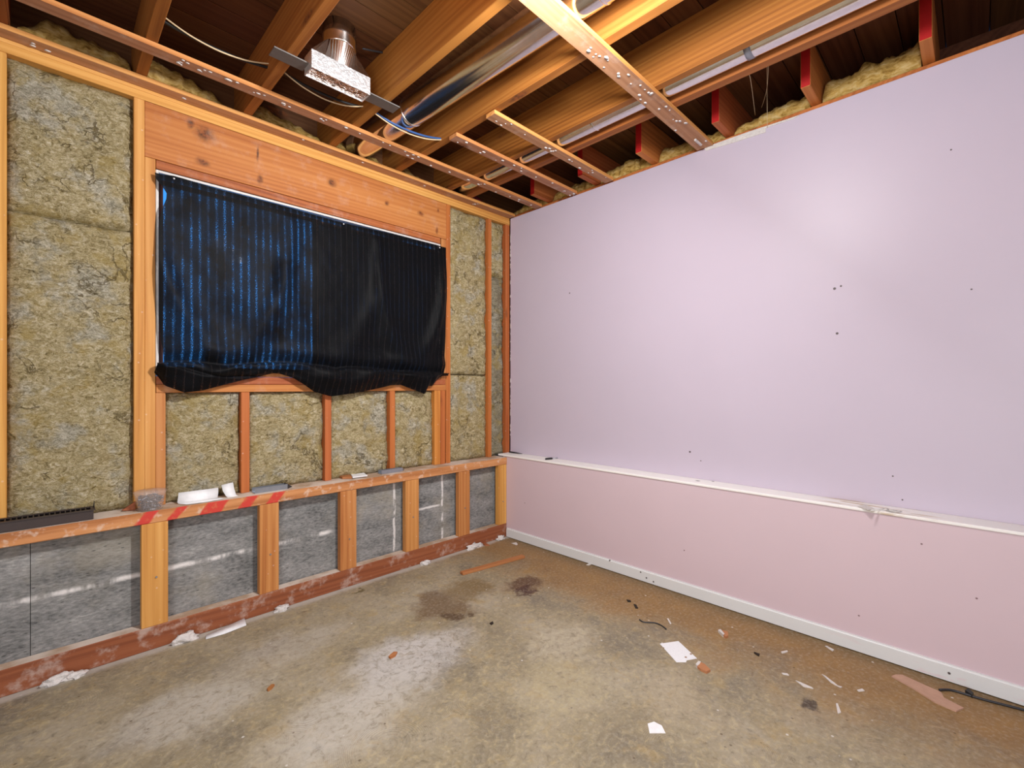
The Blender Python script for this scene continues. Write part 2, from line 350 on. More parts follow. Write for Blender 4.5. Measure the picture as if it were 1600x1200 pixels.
def plain(name, col, rough=.6, spec=.3, metal=0., bump=None):
    k = K(name, rough, spec); k.b.inputs['Metallic'].default_value = metal; v = k.obj()
    f = k.noise(v, 40., 4); k.color(k.mix(f, tuple(a * .82 for a in col), tuple(min(1, a * 1.12) for a in col)))
    if bump: k.bump(k.noise(v, bump[0], 3, .6, bump[2] if len(bump) > 2 else 0.), bump[1], .01)
    return k.m
M['white'] = plain('white_paper', (.83, .83, .84), .7)
M['plaster'] = plain('white_plaster', (.68, .64, .61), .85, .1, bump=(60., .8))
M['vinyl'] = plain('white_vinyl', (.66, .63, .60), .4)
M['jamb'] = plain('brown_sash', (.20, .09, .07), .5)
M['duct'] = plain('galvanised_duct', (.80, .78, .76), .16, .5, 1., (5., .05))
M['duct_band'] = plain('dull_grey_band', (.30, .32, .36), .45, .4, .7)
M['foil'] = plain('crinkled_foil', (.88, .92, .97), .3, .5, .78, (60., .3, 1.5))
M['foil_dark'] = plain('crumpled_foil', (.72, .62, .55), .16, .5, 1., (40., .6, 2.))
M['hanger'] = plain('grey_steel_strip', (.20, .19, .18), .5, .4, .6)
M['black_cable'] = plain('black_cable_jacket', (.012, .012, .013), .4, .4)
M['blue_cable'] = plain('blue_cable_jacket', (.03, .085, .24), .4, .4)
M['tan_cable'] = plain('yellowed_cable_jacket', (.62, .47, .28), .5, .3)
M['string'] = plain('pale_string', (.62, .48, .30), .8)
M['red_paint'] = plain('red_end_paint', (.42, .012, .012), .5)
M['vent'] = plain('brown_vent_enamel', (.042, .028, .025), .5, .45)
M['dark_void'] = plain('vent_inside_shade', (.012, .010, .010), .8)
M['zinc'] = plain('dull_zinc', (.36, .39, .44), .4, .5, .8, (20., .2))
M['dark_metal'] = plain('dark_steel', (.05, .05, .055), .45, .4, .5)
M['screw_metal'] = plain('mixed_screw_metal', (.22, .22, .25), .4, .5, .6, (90., .2))
M['black_rubber'] = plain('black_handle', (.02, .02, .022), .5)
M['brick'] = plain('orange_splinter', (.46, .20, .09), .8)
k = K('printed_note', .7, .3); v = k.obj(); x, y, z = k.xyz(v)
ln = k.math('MULTIPLY', k.step(k.math('SINE', k.math('MULTIPLY', k.math('SUBTRACT', x, k.math('MULTIPLY', y, .35)), 900.)), .3, .8), k.step(k.noise(v, 160., 2), .5, .6))
c = k.mix(k.math('MULTIPLY', ln, .22), (.80, .81, .83), (.35, .38, .45))
for q in ((-.02, .055), (-.018, -.045), (.02, -.05)): c = k.mix(k.blob(v, (q[0], q[1], 0.), (.007, .006, .02)), c, (.30, .17, .09))
k.color(c); M['note'] = k.m
M['pale_ply'] = plain('pinkish_plywood', (.50, .31, .22), .75)
M['dark_bit'] = plain('dark_dirt', (.03, .02, .015), .8)
M['grey_wall'] = plain('plain_wall_paint', (.42, .39, .41), .7)
M['glass'] = K('window_glass', .0, .5).m
_k = M['glass'].node_tree
_t = _k.nodes.new('ShaderNodeBsdfTransparent'); _g = _k.nodes.new('ShaderNodeBsdfGlossy'); _g.inputs['Roughness'].default_value = .02
_m = _k.nodes.new('ShaderNodeMixShader'); _m.inputs[0].default_value = .015
_k.links.new(_t.outputs[0], _m.inputs[1]); _k.links.new(_g.outputs[0], _m.inputs[2]); _k.links.new(_m.outputs[0], _k.nodes['Material Output'].inputs[0])
def screen_mat(name, f, col):
    k = K(name, .8, .1); k.color(col); k.b.inputs['Alpha'].default_value = f; return k.m
M['screen'] = screen_mat('insect_screen', .78, (.02, .02, .022))
k = K('clear_plastic', .2, .5); k.color((.70, .62, .58)); k.b.inputs['Alpha'].default_value = .15; M['tub'] = k.m

# pinstriped cloth, its loose weave lets daylight through along the stripes
k = K('pinstripe_cloth', .5, .06); v = k.obj(); x, y, z = k.xyz(v)
ph = k.math('FRACT', k.math('DIVIDE', k.math('ADD', x, 5.), .0345)); ph = k.math('ABSOLUTE', k.math('SUBTRACT', ph, .5))
stripe = k.step(ph, .03, .075, 1., 0.)
weave = k.noise(k.vec('MULTIPLY', v, (1., 1., .35)), 260., 2)
c = k.mix(k.math('MULTIPLY', stripe, k.step(weave, .35, .6, .35, 1.)), (.0035, .0037, .0045), (.015, .0125, .013))
k.color(c)
lane = k.step(ph, .03, .26, 1., .22)
fine = k.noise(k.vec('MULTIPLY', v, (1., 0., .6)), 300., 2, .6); patch = k.noise(k.vec('MULTIPLY', v, (1., 0., .6)), 8., 5, .65)
worn = k.math('MULTIPLY', k.step(patch, .40, .60), lane)
gap = k.step(k.math('ADD', fine, k.math('MULTIPLY', worn, .19)), .68, .78)
tiny = k.math('MULTIPLY', lane, .10)
hole = k.math('MAXIMUM', k.math('MULTIPLY', gap, .62), k.math('MULTIPLY', k.step(patch, .35, .62), tiny))
k.put(k.b.inputs['Alpha'], k.math('SUBTRACT', 1., hole, True)); k.b.inputs['Sheen Weight'].default_value = .03; k.b.inputs['Sheen Roughness'].default_value = .4
k.bump(weave, .15, .002); M['cloth'] = k.m

# ------------------------------------------------------------------ the room shell
YL, YC, YU, XL, XU = 2.515, 2.578, 2.61, 2.46, 2.585
FAR = -1.3
def room(name, a, b, mat):
    o = board(name, a[0], b[0], a[1], b[1], a[2], b[2], mat, None, 0); return tag(o, kind='structure')
tag(room('floor', (FAR, FAR, -.12), (3.0, 2.98, 0), M['floor']), 'worn tan concrete floor with stains and dust', 'floor')
tag(room('wall_back', (FAR - .1, FAR - .1, 0), (FAR, 2.98, 2.70), M['grey_wall']), 'plain painted wall facing the pink wall', 'wall')
tag(room('wall_near', (FAR, FAR - .1, 0), (3.0, FAR, 2.70), M['grey_wall']), 'plain painted wall facing the window wall', 'wall')

# left wall: framing, foundation
wl = tag(empty('wall_left', (.6, 2.6, 0)), 'open stud wall with orange framing above a grey concrete foundation', 'wall', kind='structure')
board('concrete_panel', FAR, -.047, YC, 2.75, 0, .546, M['concrete_wall'], wl, .001)
board('concrete_panel', -.0455, 2.585, YC, 2.75, 0, .546, M['concrete_wall'], wl, .001)
board('bottom_plate', FAR, XL - .001, YL, YC - .002, .0, .100, [M['bottom_plate'], M['dust']], wl, .003, {'top': 1})
board('ledge_board', FAR, XL - .001, YL - .003, 2.70, .546, .598, [M['ledge_front'], M['dust']], wl, .003, {'top': 1})
for i, (a, b) in enumerate(((.283, .376), (.745, .835), (1.159, 1.254), (1.579, 1.676), (2.0, 2.097), (2.374, 2.457), (-.64, -.55))):
    s = board('stud', a, b, YL, YL + .038, .1, .546, M['stud'], wl)
    bm = bmesh.new(); bm_tube(bm, [(a + (b - a) * .55, YL - .004, .31 - .02 * (i % 3)), (a + (b - a) * .55, YL + .01, .31 - .02 * (i % 3))], .004, 8)
    from_bm('nail', bm, M['zinc'], wl)
for a, b, top, m in ((-.148, -.110, 2.405, 'stud'), (.268, .305, 2.405, 'stud'), (.3055, .344, 2.157, 'stud'), (1.964, 2.0, 2.405, 'stud_red'), (1.9165, 1.956, 1.107, 'stud_red'), (2.36, 2.39, 2.405, 'stud_red'), (2.542, 2.583, 2.405, 'stud_red')):
    board('stud', a, b, YU, 2.69, .598, top, M[m], wl)
board('stud', 1.925, 1.9635, YU + .004, 2.69, 1.107, 2.157, M['stud'], wl)
for a, b in ((.3445, .381), (.688, .727), (1.113, 1.150), (1.525, 1.563), (1.867, 1.916)):
    board('cripple_stud', a, b, YU + .002, 2.69, .598, 1.107, M['stud' if a < .4 else 'stud_red'], wl)
board('top_plate', FAR, 2.584, YU - .002, 2.69, 2.405, 2.442, M['plate_x'], wl)
board('top_plate', FAR, 2.584, YU, 2.69, 2.443, 2.478, M['plate_x'], wl)
board('header', .3055, 1.963, YU, 2.69, 2.158, 2.404, M['header'], wl)
board('window_head', .346, 1.915, YU + .004, 2.70, 2.119, 2.157, M['sill'], wl)
board('sill', .346, 1.955, YU, 2.69, 1.107, 1.1445, M['sill'], wl)
board('window_stool', .350, 1.92, YU + .004, 2.621, 1.1835, 1.212, M['stud'], wl)
board('sill', .346, 1.955, YU - .002, 2.69, 1.1455, 1.183, M['sill'], wl)
bm = bmesh.new()                                                     # sheathing behind the studs, with the window hole
for a, b in (((FAR, 2.70, .546), (.345, 2.715, 2.70)), ((1.957, 2.70, .546), (2.98, 2.715, 2.70)), ((.345, 2.70, .546), (1.957, 2.715, 1.18)), ((.345, 2.70, 2.115), (1.957, 2.715, 2.70))): bm_box(bm, a, b)
from_bm('sheathing', bm, M['plank'], wl)
board('rim_board', FAR, 2.98, 2.93, 2.97, 2.44, 2.70, M['plank'], wl)
board('plate_top_shelf', FAR, 2.98, 2.715, 2.93, 2.44, 2.478, M['plank'], wl)

# mineral wool batts in the stud bays
def batt(x0, x1, z0, z1, seed, label, mat='wool'):
    st = .012; nx = max(4, int((x1 - x0) / st)); nz = max(4, int((z1 - z0) / st)); bm = bmesh.new(); rows = []
    sd = Vector((seed * 7.3, 0, seed * 3.7))
    for j in range(nz + 1):
        r = []
        for i in range(nx + 1):
            x = x0 + (x1 - x0) * i / nx; z = z0 + (z1 - z0) * j / nz; p = Vector((x, 0, z)) + sd
            e = min(1, min(i, nx - i) / 2.5, min(j, nz - j) / 2.0)
            d = .012 * noise.noise(p * 8) + .009 * noise.noise(p * 21) + .006 * noise.noise(p * 55)
            cr = abs(noise.noise(p * 6.5 + Vector((5, 5, 5)))); d += .010 * max(0, 1 - cr / .045) * .8
            r.append(bm.verts.new((x, YU + .014 + d + (1 - e) * .022, z)))
        rows.append(r)
    for a, b in zip(rows, rows[1:]):
        for i in range(nx): bm.faces.new((a[i], a[i + 1], b[i + 1], b[i]))
    loop = rows[0][:] + [r[-1] for r in rows[1:]] + rows[-1][-2::-1] + [r[0] for r in rows[-2:0:-1]]
    back = [bm.verts.new((v.co.x, 2.695, v.co.z)) for v in loop]
    for i in range(len(loop)): bm.faces.new((loop[i], back[i], back[(i + 1) % len(loop)], loop[(i + 1) % len(loop)]))
    bm.faces.new(back)
    return tag(from_bm('insulation_batt', bm, M[mat], smooth=True), label, 'insulation', 'mineral wool batts between the studs')
batt(-.110, .268, .598, 1.814, 1, 'tall olive mineral wool batt standing on the ledge behind the brown vent')
batt(-.110, .268, 1.822, 2.405, 2, 'upper mineral wool batt under the top plate, above the batt behind the vent')
batt(.381, .688, .598, 1.107, 3, 'short mineral wool batt under the sill, behind the folded white sheet')
batt(.727, 1.113, .598, 1.107, 4, 'short mineral wool batt under the sill, behind the bent grey metal bracket')
batt(1.150, 1.525, .598, 1.107, 5, 'short mineral wool batt under the sill, behind the small white card')
batt(1.563, 1.867, .598, 1.107, 6, 'short mineral wool batt under the sill, in the bay farthest from the plastic tub')
batt(2.0, 2.36, 1.221, 2.405, 7, 'tall mineral wool batt between the curtain and the narrow corner bay')
batt(2.0, 2.36, .598, 1.216, 8, 'lower mineral wool batt on the ledge just past the window, below the tall one')
batt(2.39, 2.542, 1.985, 2.405, 9, 'narrow mineral wool batt at the top of the corner bay beside the pink wall')
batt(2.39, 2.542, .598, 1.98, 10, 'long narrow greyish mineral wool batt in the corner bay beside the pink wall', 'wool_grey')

# right wall
wr = tag(empty('wall_right', (2.6, .6, 0)), 'pink painted wall with a white ledge along it', 'wall', kind='structure')
board('lower_panel', XL, 2.62, FAR, 2.555, .0, .603, M['pink_low_bounce'], wr, 0)
board('upper_panel', XU, XU + .014, FAR, 2.603, .616, 2.457, M['pink'], wr, .001)
board('ledge_board', XL - .006, 2.60, FAR, 2.607, .603, .616, M['ledge_paint'], wr, .003)
board('backing_board', XU + .015, 2.98, FAR, 2.60, .603, 2.40, M['plank'], wr, 0)
board('top_plate', 2.600, 2.69, FAR, 2.61, 2.40, 2.481, M['block'], wr)
board('plate_top_shelf', 2.69, 2.93, FAR, 2.93, 2.44, 2.478, M['plank'], wr)
board('rim_board', 2.93, 2.97, FAR, 2.93, 2.44, 2.70, M['plank'], wr)
pts = [on_x(px, py, XU - .0002) for px, py in ((1103, 236), (1100, 231), (1170, 206), (1250, 180), (1240, 186), (1197, 200), (1196.5, 207), (1150, 222))]
tag(prism('torn_paper_strip', pts, (-.003, 0, 0), M['plaster'], wr), 'white strip where the pink paint is torn away')
bm = bmesh.new(); random.seed(4)
for z in [.62 + .0 * i for i in range(1)] + [random.uniform(.63, 2.44) for _ in range(46)]:
    bm_lump(bm, (XU + .004, 2.602, z), (.007, random.uniform(.003, .008), random.uniform(.008, .03)), z, 1, .6)
tag(from_bm('plaster_edge', bm, M['plaster'], wr, smooth=True), 'ragged white plaster left on the edge of the pink board', kind='stuff')
bm = bmesh.new(); fs = bm_box(bm, (XL - .013, FAR, .004), (XL, 2.508, .067))
es = [e for e in bm.edges if all(v.co.z > .06 and v.co.x < XL - .005 for v in e.verts)]
bmesh.ops.bevel(bm, geom=es, offset=.007, segments=3, affect='EDGES')
tag(from_bm('baseboard_right', bm, M['trim']), 'white painted baseboard along the foot of the pink wall', 'baseboard', kind='structure')

# ceiling: subfloor, joists, furring strips, blocks
ce = tag(empty('ceiling', (.8, .8, 2.457)), 'open ceiling of orange joists with furring strips nailed across', 'ceiling', kind='structure')
y = FAR
i = 0
while y < 2.93:
    board('plank', FAR, 2.98, y + .002, y + .138, 2.70, 2.72 + .001 * (i % 3), M['plank'], ce, 0); y += .14; i += 1
board('roof_deck', FAR - .1, 3.0, FAR - .1, 2.98, 2.724, 2.74, M['plank'], ce, 0)
ZJ = 2.478
for a, b in ((-1.25, -1.21), (-.96, -.922), (-.55, -.512), (-.14, -.102), (.268, .306), (.679, .719), (1.105, 1.145), (1.522, 1.565), (1.922, 1.962), (2.092, 2.140)):
    board('joist', a, b, FAR + .01, 2.93, ZJ, 2.70, M['joist'], ce)
ZS = 2.457
random.seed(11)
def strip(x0, x1, y0, y1, crumbs, skew=0.):
    o = board('furring_strip', x0, x1, y0, y1, ZS, ZS + .020, [M['strip_edge'], M['strip_under']], ce, .0015, {'bottom': 1})
    if skew: o.rotation_euler.z = skew
    if crumbs:
        bm = bmesh.new()
        for cx in crumbs:
            for _ in range(random.choice((1, 1, 2, 3))):
                r = random.uniform(.004, .0085)
                bm_lump(bm, (cx + random.uniform(-.03, .03), random.uniform(y0 + .01, y1 - .01), ZS), (r * random.uniform(1, 1.8), r, r * .6), cx * 9 + _, 1, .5)
        c = from_bm('plaster_crumbs', bm, M['plaster'], ce, smooth=True); tag(c, 'white plaster crumbs left around the nails', kind='stuff')
    return o
strip(FAR, 2.575, 2.540, 2.606, (-.02, .45, .95, 1.3, 1.75, 2.2))
strip(FAR, 2.575, 2.262, 2.326, (.36, .40, .47, .58, .68, .8, .95, 1.05, 1.13, 1.3, 1.45, 1.52, 1.6, 1.75, 1.93, 2.0, 2.15, 2.3, 2.38, 2.5))
strip(1.525, 2.572, 1.938, 2.002, (1.58, 1.62, 1.72, 1.88, 1.98, 2.05, 2.2, 2.32, 2.45, 2.54))
strip(1.530, 2.570, 1.648, 1.712, (1.56, 1.60, 1.64, 1.75, 1.95, 1.99, 2.03, 2.15, 2.28, 2.36, 2.52))
strip(.55, 2.578, 1.020, 1.109, (1.50, 1.54, 1.60, 1.63, 1.73, 1.83, 1.90, 1.94, 2.0, 2.08, 2.2, 2.24, 2.30, 2.48))
bm = bmesh.new(); bm_box(bm, (2.44, 1.055, ZS - .012), (2.52, 1.068, ZS - .0005), .003)
tag(from_bm('paint_drip', bm, M['plaster'], ce), 'white paper scrap stuck under the wide furring strip')
for y0 in (.121, .525, .924, 1.360, 1.776, 2.190):
    o = board('lookout_block', 2.412, 2.93, y0, y0 + .039, 2.484, 2.698, [M['block'], M['red_paint']], ce, .0015, {'west': 1})
    tag(o, 'short wooden block with a red painted end')

# ------------------------------------------------------------------ window
wi = tag(empty('window_1', (1.15, 2.66, 1.183)), 'white framed sliding window hidden behind the black cloth', 'window', kind='structure')
def ring(name, x0, x1, z0, z1, y0, y1, w, mat, parent):
    bm = bmesh.new()
    for a, b in (((x0, y0, z0), (x0 + w, y1, z1)), ((x1 - w, y0, z0), (x1, y1, z1)), ((x0 + w, y0, z0), (x1 - w, y1, z0 + w)), ((x0 + w, y0, z1 - w), (x1 - w, y1, z1))): bm_box(bm, a, b, .001)
    return from_bm(name, bm, mat, parent)
ring('window_frame', .346, 1.922, 1.185, 2.117, 2.622, 2.70, .011, M['vinyl'], wi)
for a, b, y in ((.358, 1.10, 2.655), (1.075, 1.910, 2.675)):
    s = ring('sash', a, b, 1.208, 2.088, y, y + .018, .020, M['jamb'], wi)
    board('pane', a + .02, b - .02, y + .007, y + .011, 1.228, 2.068, M['glass'], s, 0).location = Vector(((a + b) / 2, y + .009, 1.648)) - Vector(((a + b) / 2, y + .009, 1.208))
board('insect_screen', 1.12, 1.90, 2.695, 2.697, 1.21, 2.085, M['screen'], wi, 0)

# black cloth over the window
def lerp_list(tab, x):
    if x <= tab[0][0]: return tab[0][1]
    for (a, va), (b, vb) in zip(tab, tab[1:]):
        if x <= b: return va + (vb - va) * (x - a) / (b - a)
    return tab[-1][1]
def wall_tab(pts, Y): return [(on_y(x, y, Y).x, on_y(x, y, Y).z) for x, y in pts]
top_t = wall_tab([(240, 271), (252, 273.5), (272, 274.5), (340, 295), (440, 321), (537, 348), (620, 367), (687, 384), (697, 387)], 2.600)
fold_t = wall_tab([(240, 566), (268, 565.5), (295, 565), (325, 569), (347, 571), (415, 565.5), (460, 567), (509, 572.5), (523, 576), (541, 573.5), (574, 575), (622, 580), (671, 581.5), (697, 583)], 2.58)
bot_t = wall_tab([(240, 578), (252, 592), (258, 602), (289, 613.5), (317, 610.5), (350, 602), (385, 593), (407, 589), (430, 583), (440, 583.5), (460, 590), (478, 601), (494, 612), (521, 619.5), (545, 616), (574, 611.5), (614, 602), (631, 601), (647, 608), (667, 616), (673, 603), (681, 603), (686, 595), (697, 587)], 2.545)
left_t = [(z, x) for x, z in sorted([(on_y(x, y, 2.6).x, on_y(x, y, 2.6).z) for x, y in ((240, 268), (243, 282), (252, 292), (259.5, 303), (259, 312), (252, 328), (248, 345), (246, 420), (247, 480), (251, 530), (256, 560))], key=lambda t: t[1])]
right_t = [(z, x) for x, z in sorted([(on_y(x, y, 2.6).x, on_y(x, y, 2.6).z) for x, y in ((697, 387), (696, 400), (695, 470), (694, 560), (695, 582))], key=lambda t: t[1])]
NX, NB, NF = 150, 64, 26
bm = bmesh.new(); rows = []
xa, xb = on_y(240, 268, 2.6).x, on_y(697, 387, 2.6).x
for j in range(NB + NF + 1):
    r = []
    for i in range(NX + 1):
        u = i / NX; x = xa + (xb - xa) * u; zt, zf, zb = lerp_list(top_t, x), lerp_list(fold_t, x), lerp_list(bot_t, x)
        if j <= NB:
            t = j / NB; z = zt + (zf - zt) * t
            xl, xr = lerp_list(left_t, z), lerp_list(right_t, z); X = xl + (xr - xl) * u
            b = math.sin(math.pi * min(1, t * 1.03)) ** .8
            Y = 2.602 - .014 * b
            # slack hanging in curves from the pins
            for cu, wd, am in ((.17, .20, .022), (.83, .17, .032), (.50, .2, .012)):
                q = math.hypot((u - cu) / wd, (t - .12) / .86); Y -= am * math.exp(-((q - .92) / .13) ** 2) * min(1, t * 2)
            Y -= .004 * math.sin(u * 26 + 2.2 * math.sin(t * 4)) * t
            Y -= .012 * math.exp(-((t - .93) / .045) ** 2) * (1 + .5 * math.sin(u * 19))
            Y += .008 * max(0, (t - .96) / .04)
            if u < .05: Y -= .02 * (1 - u / .05) * math.exp(-(t / .09) ** 2)
        else:
            t = (j - NB) / NF; z = zf + (zb - zf) * t; X = x + (.008 if u < .02 else 0) * (1 - t)
            h = max(.3, min(1, (zf - zb) / .11))
            Y = 2.585 - (.058 * math.sin(math.pi * (.12 + .88 * t) ** .62) + .012 * t) * h - .010 * noise.noise(Vector((u * 9, t * 2.5, 3))) - .006 * math.sin(u * 40 + t * 5)
            # crease running down from the tucked corner
            cz = .18 + .9 * (u - .06) / .24
            if u < .34: Y += .014 * math.exp(-((t - cz) / .07) ** 2)
        Y -= .003 * noise.noise(Vector((X * 6, z * 6, 1))) + .0015 * noise.noise(Vector((X * 22, z * 14, 5)))
        r.append(bm.verts.new((X, Y, z)))
    rows.append(r)
for a, b in zip(rows, rows[1:]):
    for i in range(NX): bm.faces.new((a[i], b[i], b[i + 1], a[i + 1]))
cur = tag(from_bm('curtain', bm, M['cloth'], smooth=True), 'black pinstriped cloth pinned over the window with its hem bunched up', 'curtain')
for px, py in ((272, 279), (537, 350), (687, 387), (404, 571), (383, 573)):
    p = on_y(px, py, 2.585); bm = bmesh.new(); bmesh.ops.create_icosphere(bm, subdivisions=1, radius=.0042, matrix=Matrix.Translation((p.x, 2.585, p.z))); tag(from_bm('pin', bm, M['white'], cur, smooth=True))

# ------------------------------------------------------------------ fiberglass on the wall plates
def tuft(x0, x1, y0, y1, prof, seed, along, label, mat='fiberglass'):
    """a soft batt lying on the plate; prof = heights along its length"""
    n, m = 40, 12; bm = bmesh.new(); rows = []
    for i in range(n + 1):
        t = i / n; h = lerp_list([(q / (len(prof) - 1), v) for q, v in enumerate(prof)], t) * (1.25 if along == 'x' else 1.05); r = []
        for j in range(m + 1):
            a = math.pi * j / m; s = .5 - .5 * math.cos(a)
            e = 1 if .02 < t < .98 else .55
            p = Vector((t * 5, s * 3, seed * 3.3)); k = 1 + .25 * noise.noise(p * 1.6) + .07 * noise.noise(p * 4.5)
            w = s + .06 * noise.noise(p * 3)
            z = 2.481 + max(.004, h * e * (math.sin(a) ** .55) * k)
            if along == 'x': r.append(bm.verts.new((x0 + (x1 - x0) * t, y0 + (y1 - y0) * w, z)))
            else: r.append(bm.verts.new((x0 + (x1 - x0) * w, y0 + (y1 - y0) * t, z)))
        rows.append(r)
    for a, b in zip(rows, rows[1:]):
        for j in range(m): bm.faces.new((a[j], a[j + 1], b[j + 1], b[j]))
    bm.faces.new(rows[0]); bm.faces.new(rows[-1][::-1])
    for a, b in zip(rows, rows[1:]): bm.faces.new((a[0], b[0], b[-1], a[-1]))
    bmesh.ops.recalc_face_normals(bm, faces=bm.faces)
    return tag(from_bm('fiberglass_batt', bm, M[mat], smooth=True), label, 'insulation', 'loose fiberglass on the wall plates' if mat == 'fiberglass' else None)
tuft(-.09, .262, 2.615, 2.86, (.05, .12, .11, .10, .08), 1, 'x', 'brownish fiberglass tuft above the left end of the top plate before the first joist')
tuft(.312, .66, 2.615, 2.86, (.13, .115, .11, .085, .03), 2, 'x', 'yellow fiberglass tuft on the plate above the header end with the big knot')
tuft(.725, 1.100, 2.615, 2.86, (.11, .11, .09, .075, .06), 3, 'x', 'yellow fiberglass tuft on the plate nearest below the foil duct boot')
tuft(1.150, 1.515, 2.615, 2.86, (.06, .085, .075, .065, .05), 4, 'x', 'yellow fiberglass tuft on the plate where the large round duct ends')
tuft(1.570, 1.90, 2.615, 2.86, (.08, .08, .055, .05, .02), 5, 'x', 'yellow fiberglass tuft on the plate just before the dark red one')
tuft(2.00, 2.33, 2.615, 2.86, (.06, .09, .08, .08, .05), 6, 'x', 'dark red fiberglass tuft near the ceiling corner', 'pink_wool')
tuft(2.605, 2.86, 2.235, 2.60, (.07, .09, .08, .05), 7, 'y', 'yellow fiberglass tuft in the very corner behind the longest furring strip')
tuft(2.605, 2.86, 1.82, 2.185, (.06, .09, .09, .07), 8, 'y', 'yellow fiberglass tuft above the pink wall between the two short furring strip ends')
tuft(2.605, 2.86, 1.405, 1.77, (.10, .115, .10, .08), 9, 'y', 'bulging yellow fiberglass tuft above the pink wall beside the higher short furring strip')
tuft(2.605, 2.86, .968, 1.355, (.075, .085, .09, .10), 10, 'y', 'yellow fiberglass tuft above the pink wall behind the wide furring strip')
tuft(2.605, 2.86, .57, .918, (.09, .10, .085, .05), 11, 'y', 'yellow fiberglass tuft above the torn white strip where strings hang')
tuft(2.605, 2.86, .166, .518, (.15, .12, .14, .11, .13), 12, 'y', 'long crumpled yellow fiberglass tuft above the pink wall nearest the camera')

# ------------------------------------------------------------------ ducts
def duct(name, p0, p1, r, seams, label):
    p0, p1 = Vector(p0), Vector(p1); root = tag(empty(name, p0), label, 'duct')
    n = 24; bm = bmesh.new(); bm_tube(bm, [p0.lerp(p1, i / n) for i in range(n + 1)], r, 40)
    from_bm('pipe', bm, M['duct'], root, smooth=True)
    d = (p1 - p0).normalized()
    for t in seams:
        c = p0 + (p1 - p0) * t; bm = bmesh.new(); bm_tube(bm, [c - d * .006, c - d * .003, c + d * .003, c + d * .006], [r * 1.001, r * 1.035, r * 1.035, r * 1.001], 40)
        from_bm('seam_ring', bm, M['duct'], root, smooth=True)
    return root
duct('round_duct', (1.39, .2, 2.545), (1.30, 2.60, 2.545), .070, (.30, .77), 'large shiny round duct in the joist bay beside the foil boot')
d2 = duct('round_duct', (2.027, -.3, 2.542), (2.027, 2.55, 2.542), .062, (.60, .80), 'narrow shiny round duct between two close joists near the pink wall')
bm = bmesh.new(); yb = .655; bm_tube(bm, [(2.027, yb - .013, 2.542), (2.027, yb + .013, 2.542)], .0635, 40); from_bm('hanger_band', bm, M['duct_band'], d2, smooth=True)

# foil register boot
bx0, bx1, by0, by1, bz0, bz1 = .765, 1.025, 1.925, 2.0, 2.444, 2.520
boot = tag(empty('register_boot', ((bx0 + bx1) / 2, (by0 + by1) / 2, bz0)), 'shiny foil register boot hung between two joists above the curtain', 'duct')
bm = bmesh.new(); n = 40; rc = .068; cx, cy = .90, 1.965
def rect_pt(a):
    c, s = math.cos(a), math.sin(a); hx, hy = (bx1 - bx0) / 2, (by1 - by0) / 2
    k = min(hx / abs(c) if abs(c) > 1e-6 else 9, hy / abs(s) if abs(s) > 1e-6 else 9); return (bx0 + bx1) / 2 + c * k, (by0 + by1) / 2 + s * k
angs = sorted([2 * math.pi * q / n for q in range(n)] + [math.atan2(sy * (by1 - by0), sx * (bx1 - bx0)) % (2 * math.pi) for sx in (1, -1) for sy in (1, -1)])
lo = [bm.verts.new((*rect_pt(a), bz1)) for a in angs]
md = [bm.verts.new((cx + rc * math.cos(a), cy + rc * math.sin(a), 2.605)) for a in angs]
for q in range(len(angs)):
    w = (q + 1) % len(angs); bm.faces.new((lo[q], lo[w], md[w], md[q]))
from_bm('transition', bm, M['duct'], boot)
bm = bmesh.new(); bm_tube(bm, [(cx, cy, 2.600), (cx, cy, 2.606), (cx, cy, 2.640), (cx, cy, 2.645), (cx, cy, 2.65), (cx, cy, 2.70)], [rc, rc + .002, rc + .002, rc + .005, rc + .002, rc], 36)
from_bm('collar', bm, M['duct'], boot, smooth=True)
bm = bmesh.new(); w = .003
for a, b in (((bx0, by0, bz0), (bx1, by0 + w, bz1)), ((bx0, by1 - w, bz0), (bx1, by1, bz1)), ((bx0, by0 + w, bz0), (bx0 + w, by1 - w, bz1)), ((bx1 - w, by0 + w, bz0), (bx1, by1 - w, bz1))): bm_box(bm, a, b)
from_bm('foil_sleeve', bm, M['foil'], boot)
bm = bmesh.new(); g = bmesh.ops.create_grid(bm, x_segments=30, y_segments=10, size=1)
for v in bm.verts:
    x, y = v.co.x, v.co.y
    v.co = Vector(((bx0 + bx1) / 2 + x * ((bx1 - bx0) / 2 - w), (by0 + by1) / 2 + y * ((by1 - by0) / 2 - w), bz0 + .004 + .004 * noise.noise(Vector((x * 9, y * 3, 2))) * (1 - max(abs(x), abs(y)) ** 4)))
for f in bm.faces: f.normal_flip()
tag(from_bm('foil_cover', bm, M['foil_dark'], boot), 'crumpled foil closing the mouth of the boot')
for a, b in ((.632, .765), (1.025, 1.195)):
    bm = bmesh.new(); bm_box(bm, (a, 1.955, ZJ - .006), (b, 2.020, ZJ - .001)); from_bm('hanger_strip', bm, M['hanger'], boot)
tube('tie_strap', spline([on_y(px, py, Y) for px, py, Y in ((567, 76, 1.95), (580, 79, 1.95), (600, 83, 1.96), (614, 90, 1.96), (622, 100, 1.96), (625, 111, 1.96))], 6), .0042, M['dark_metal'], boot)

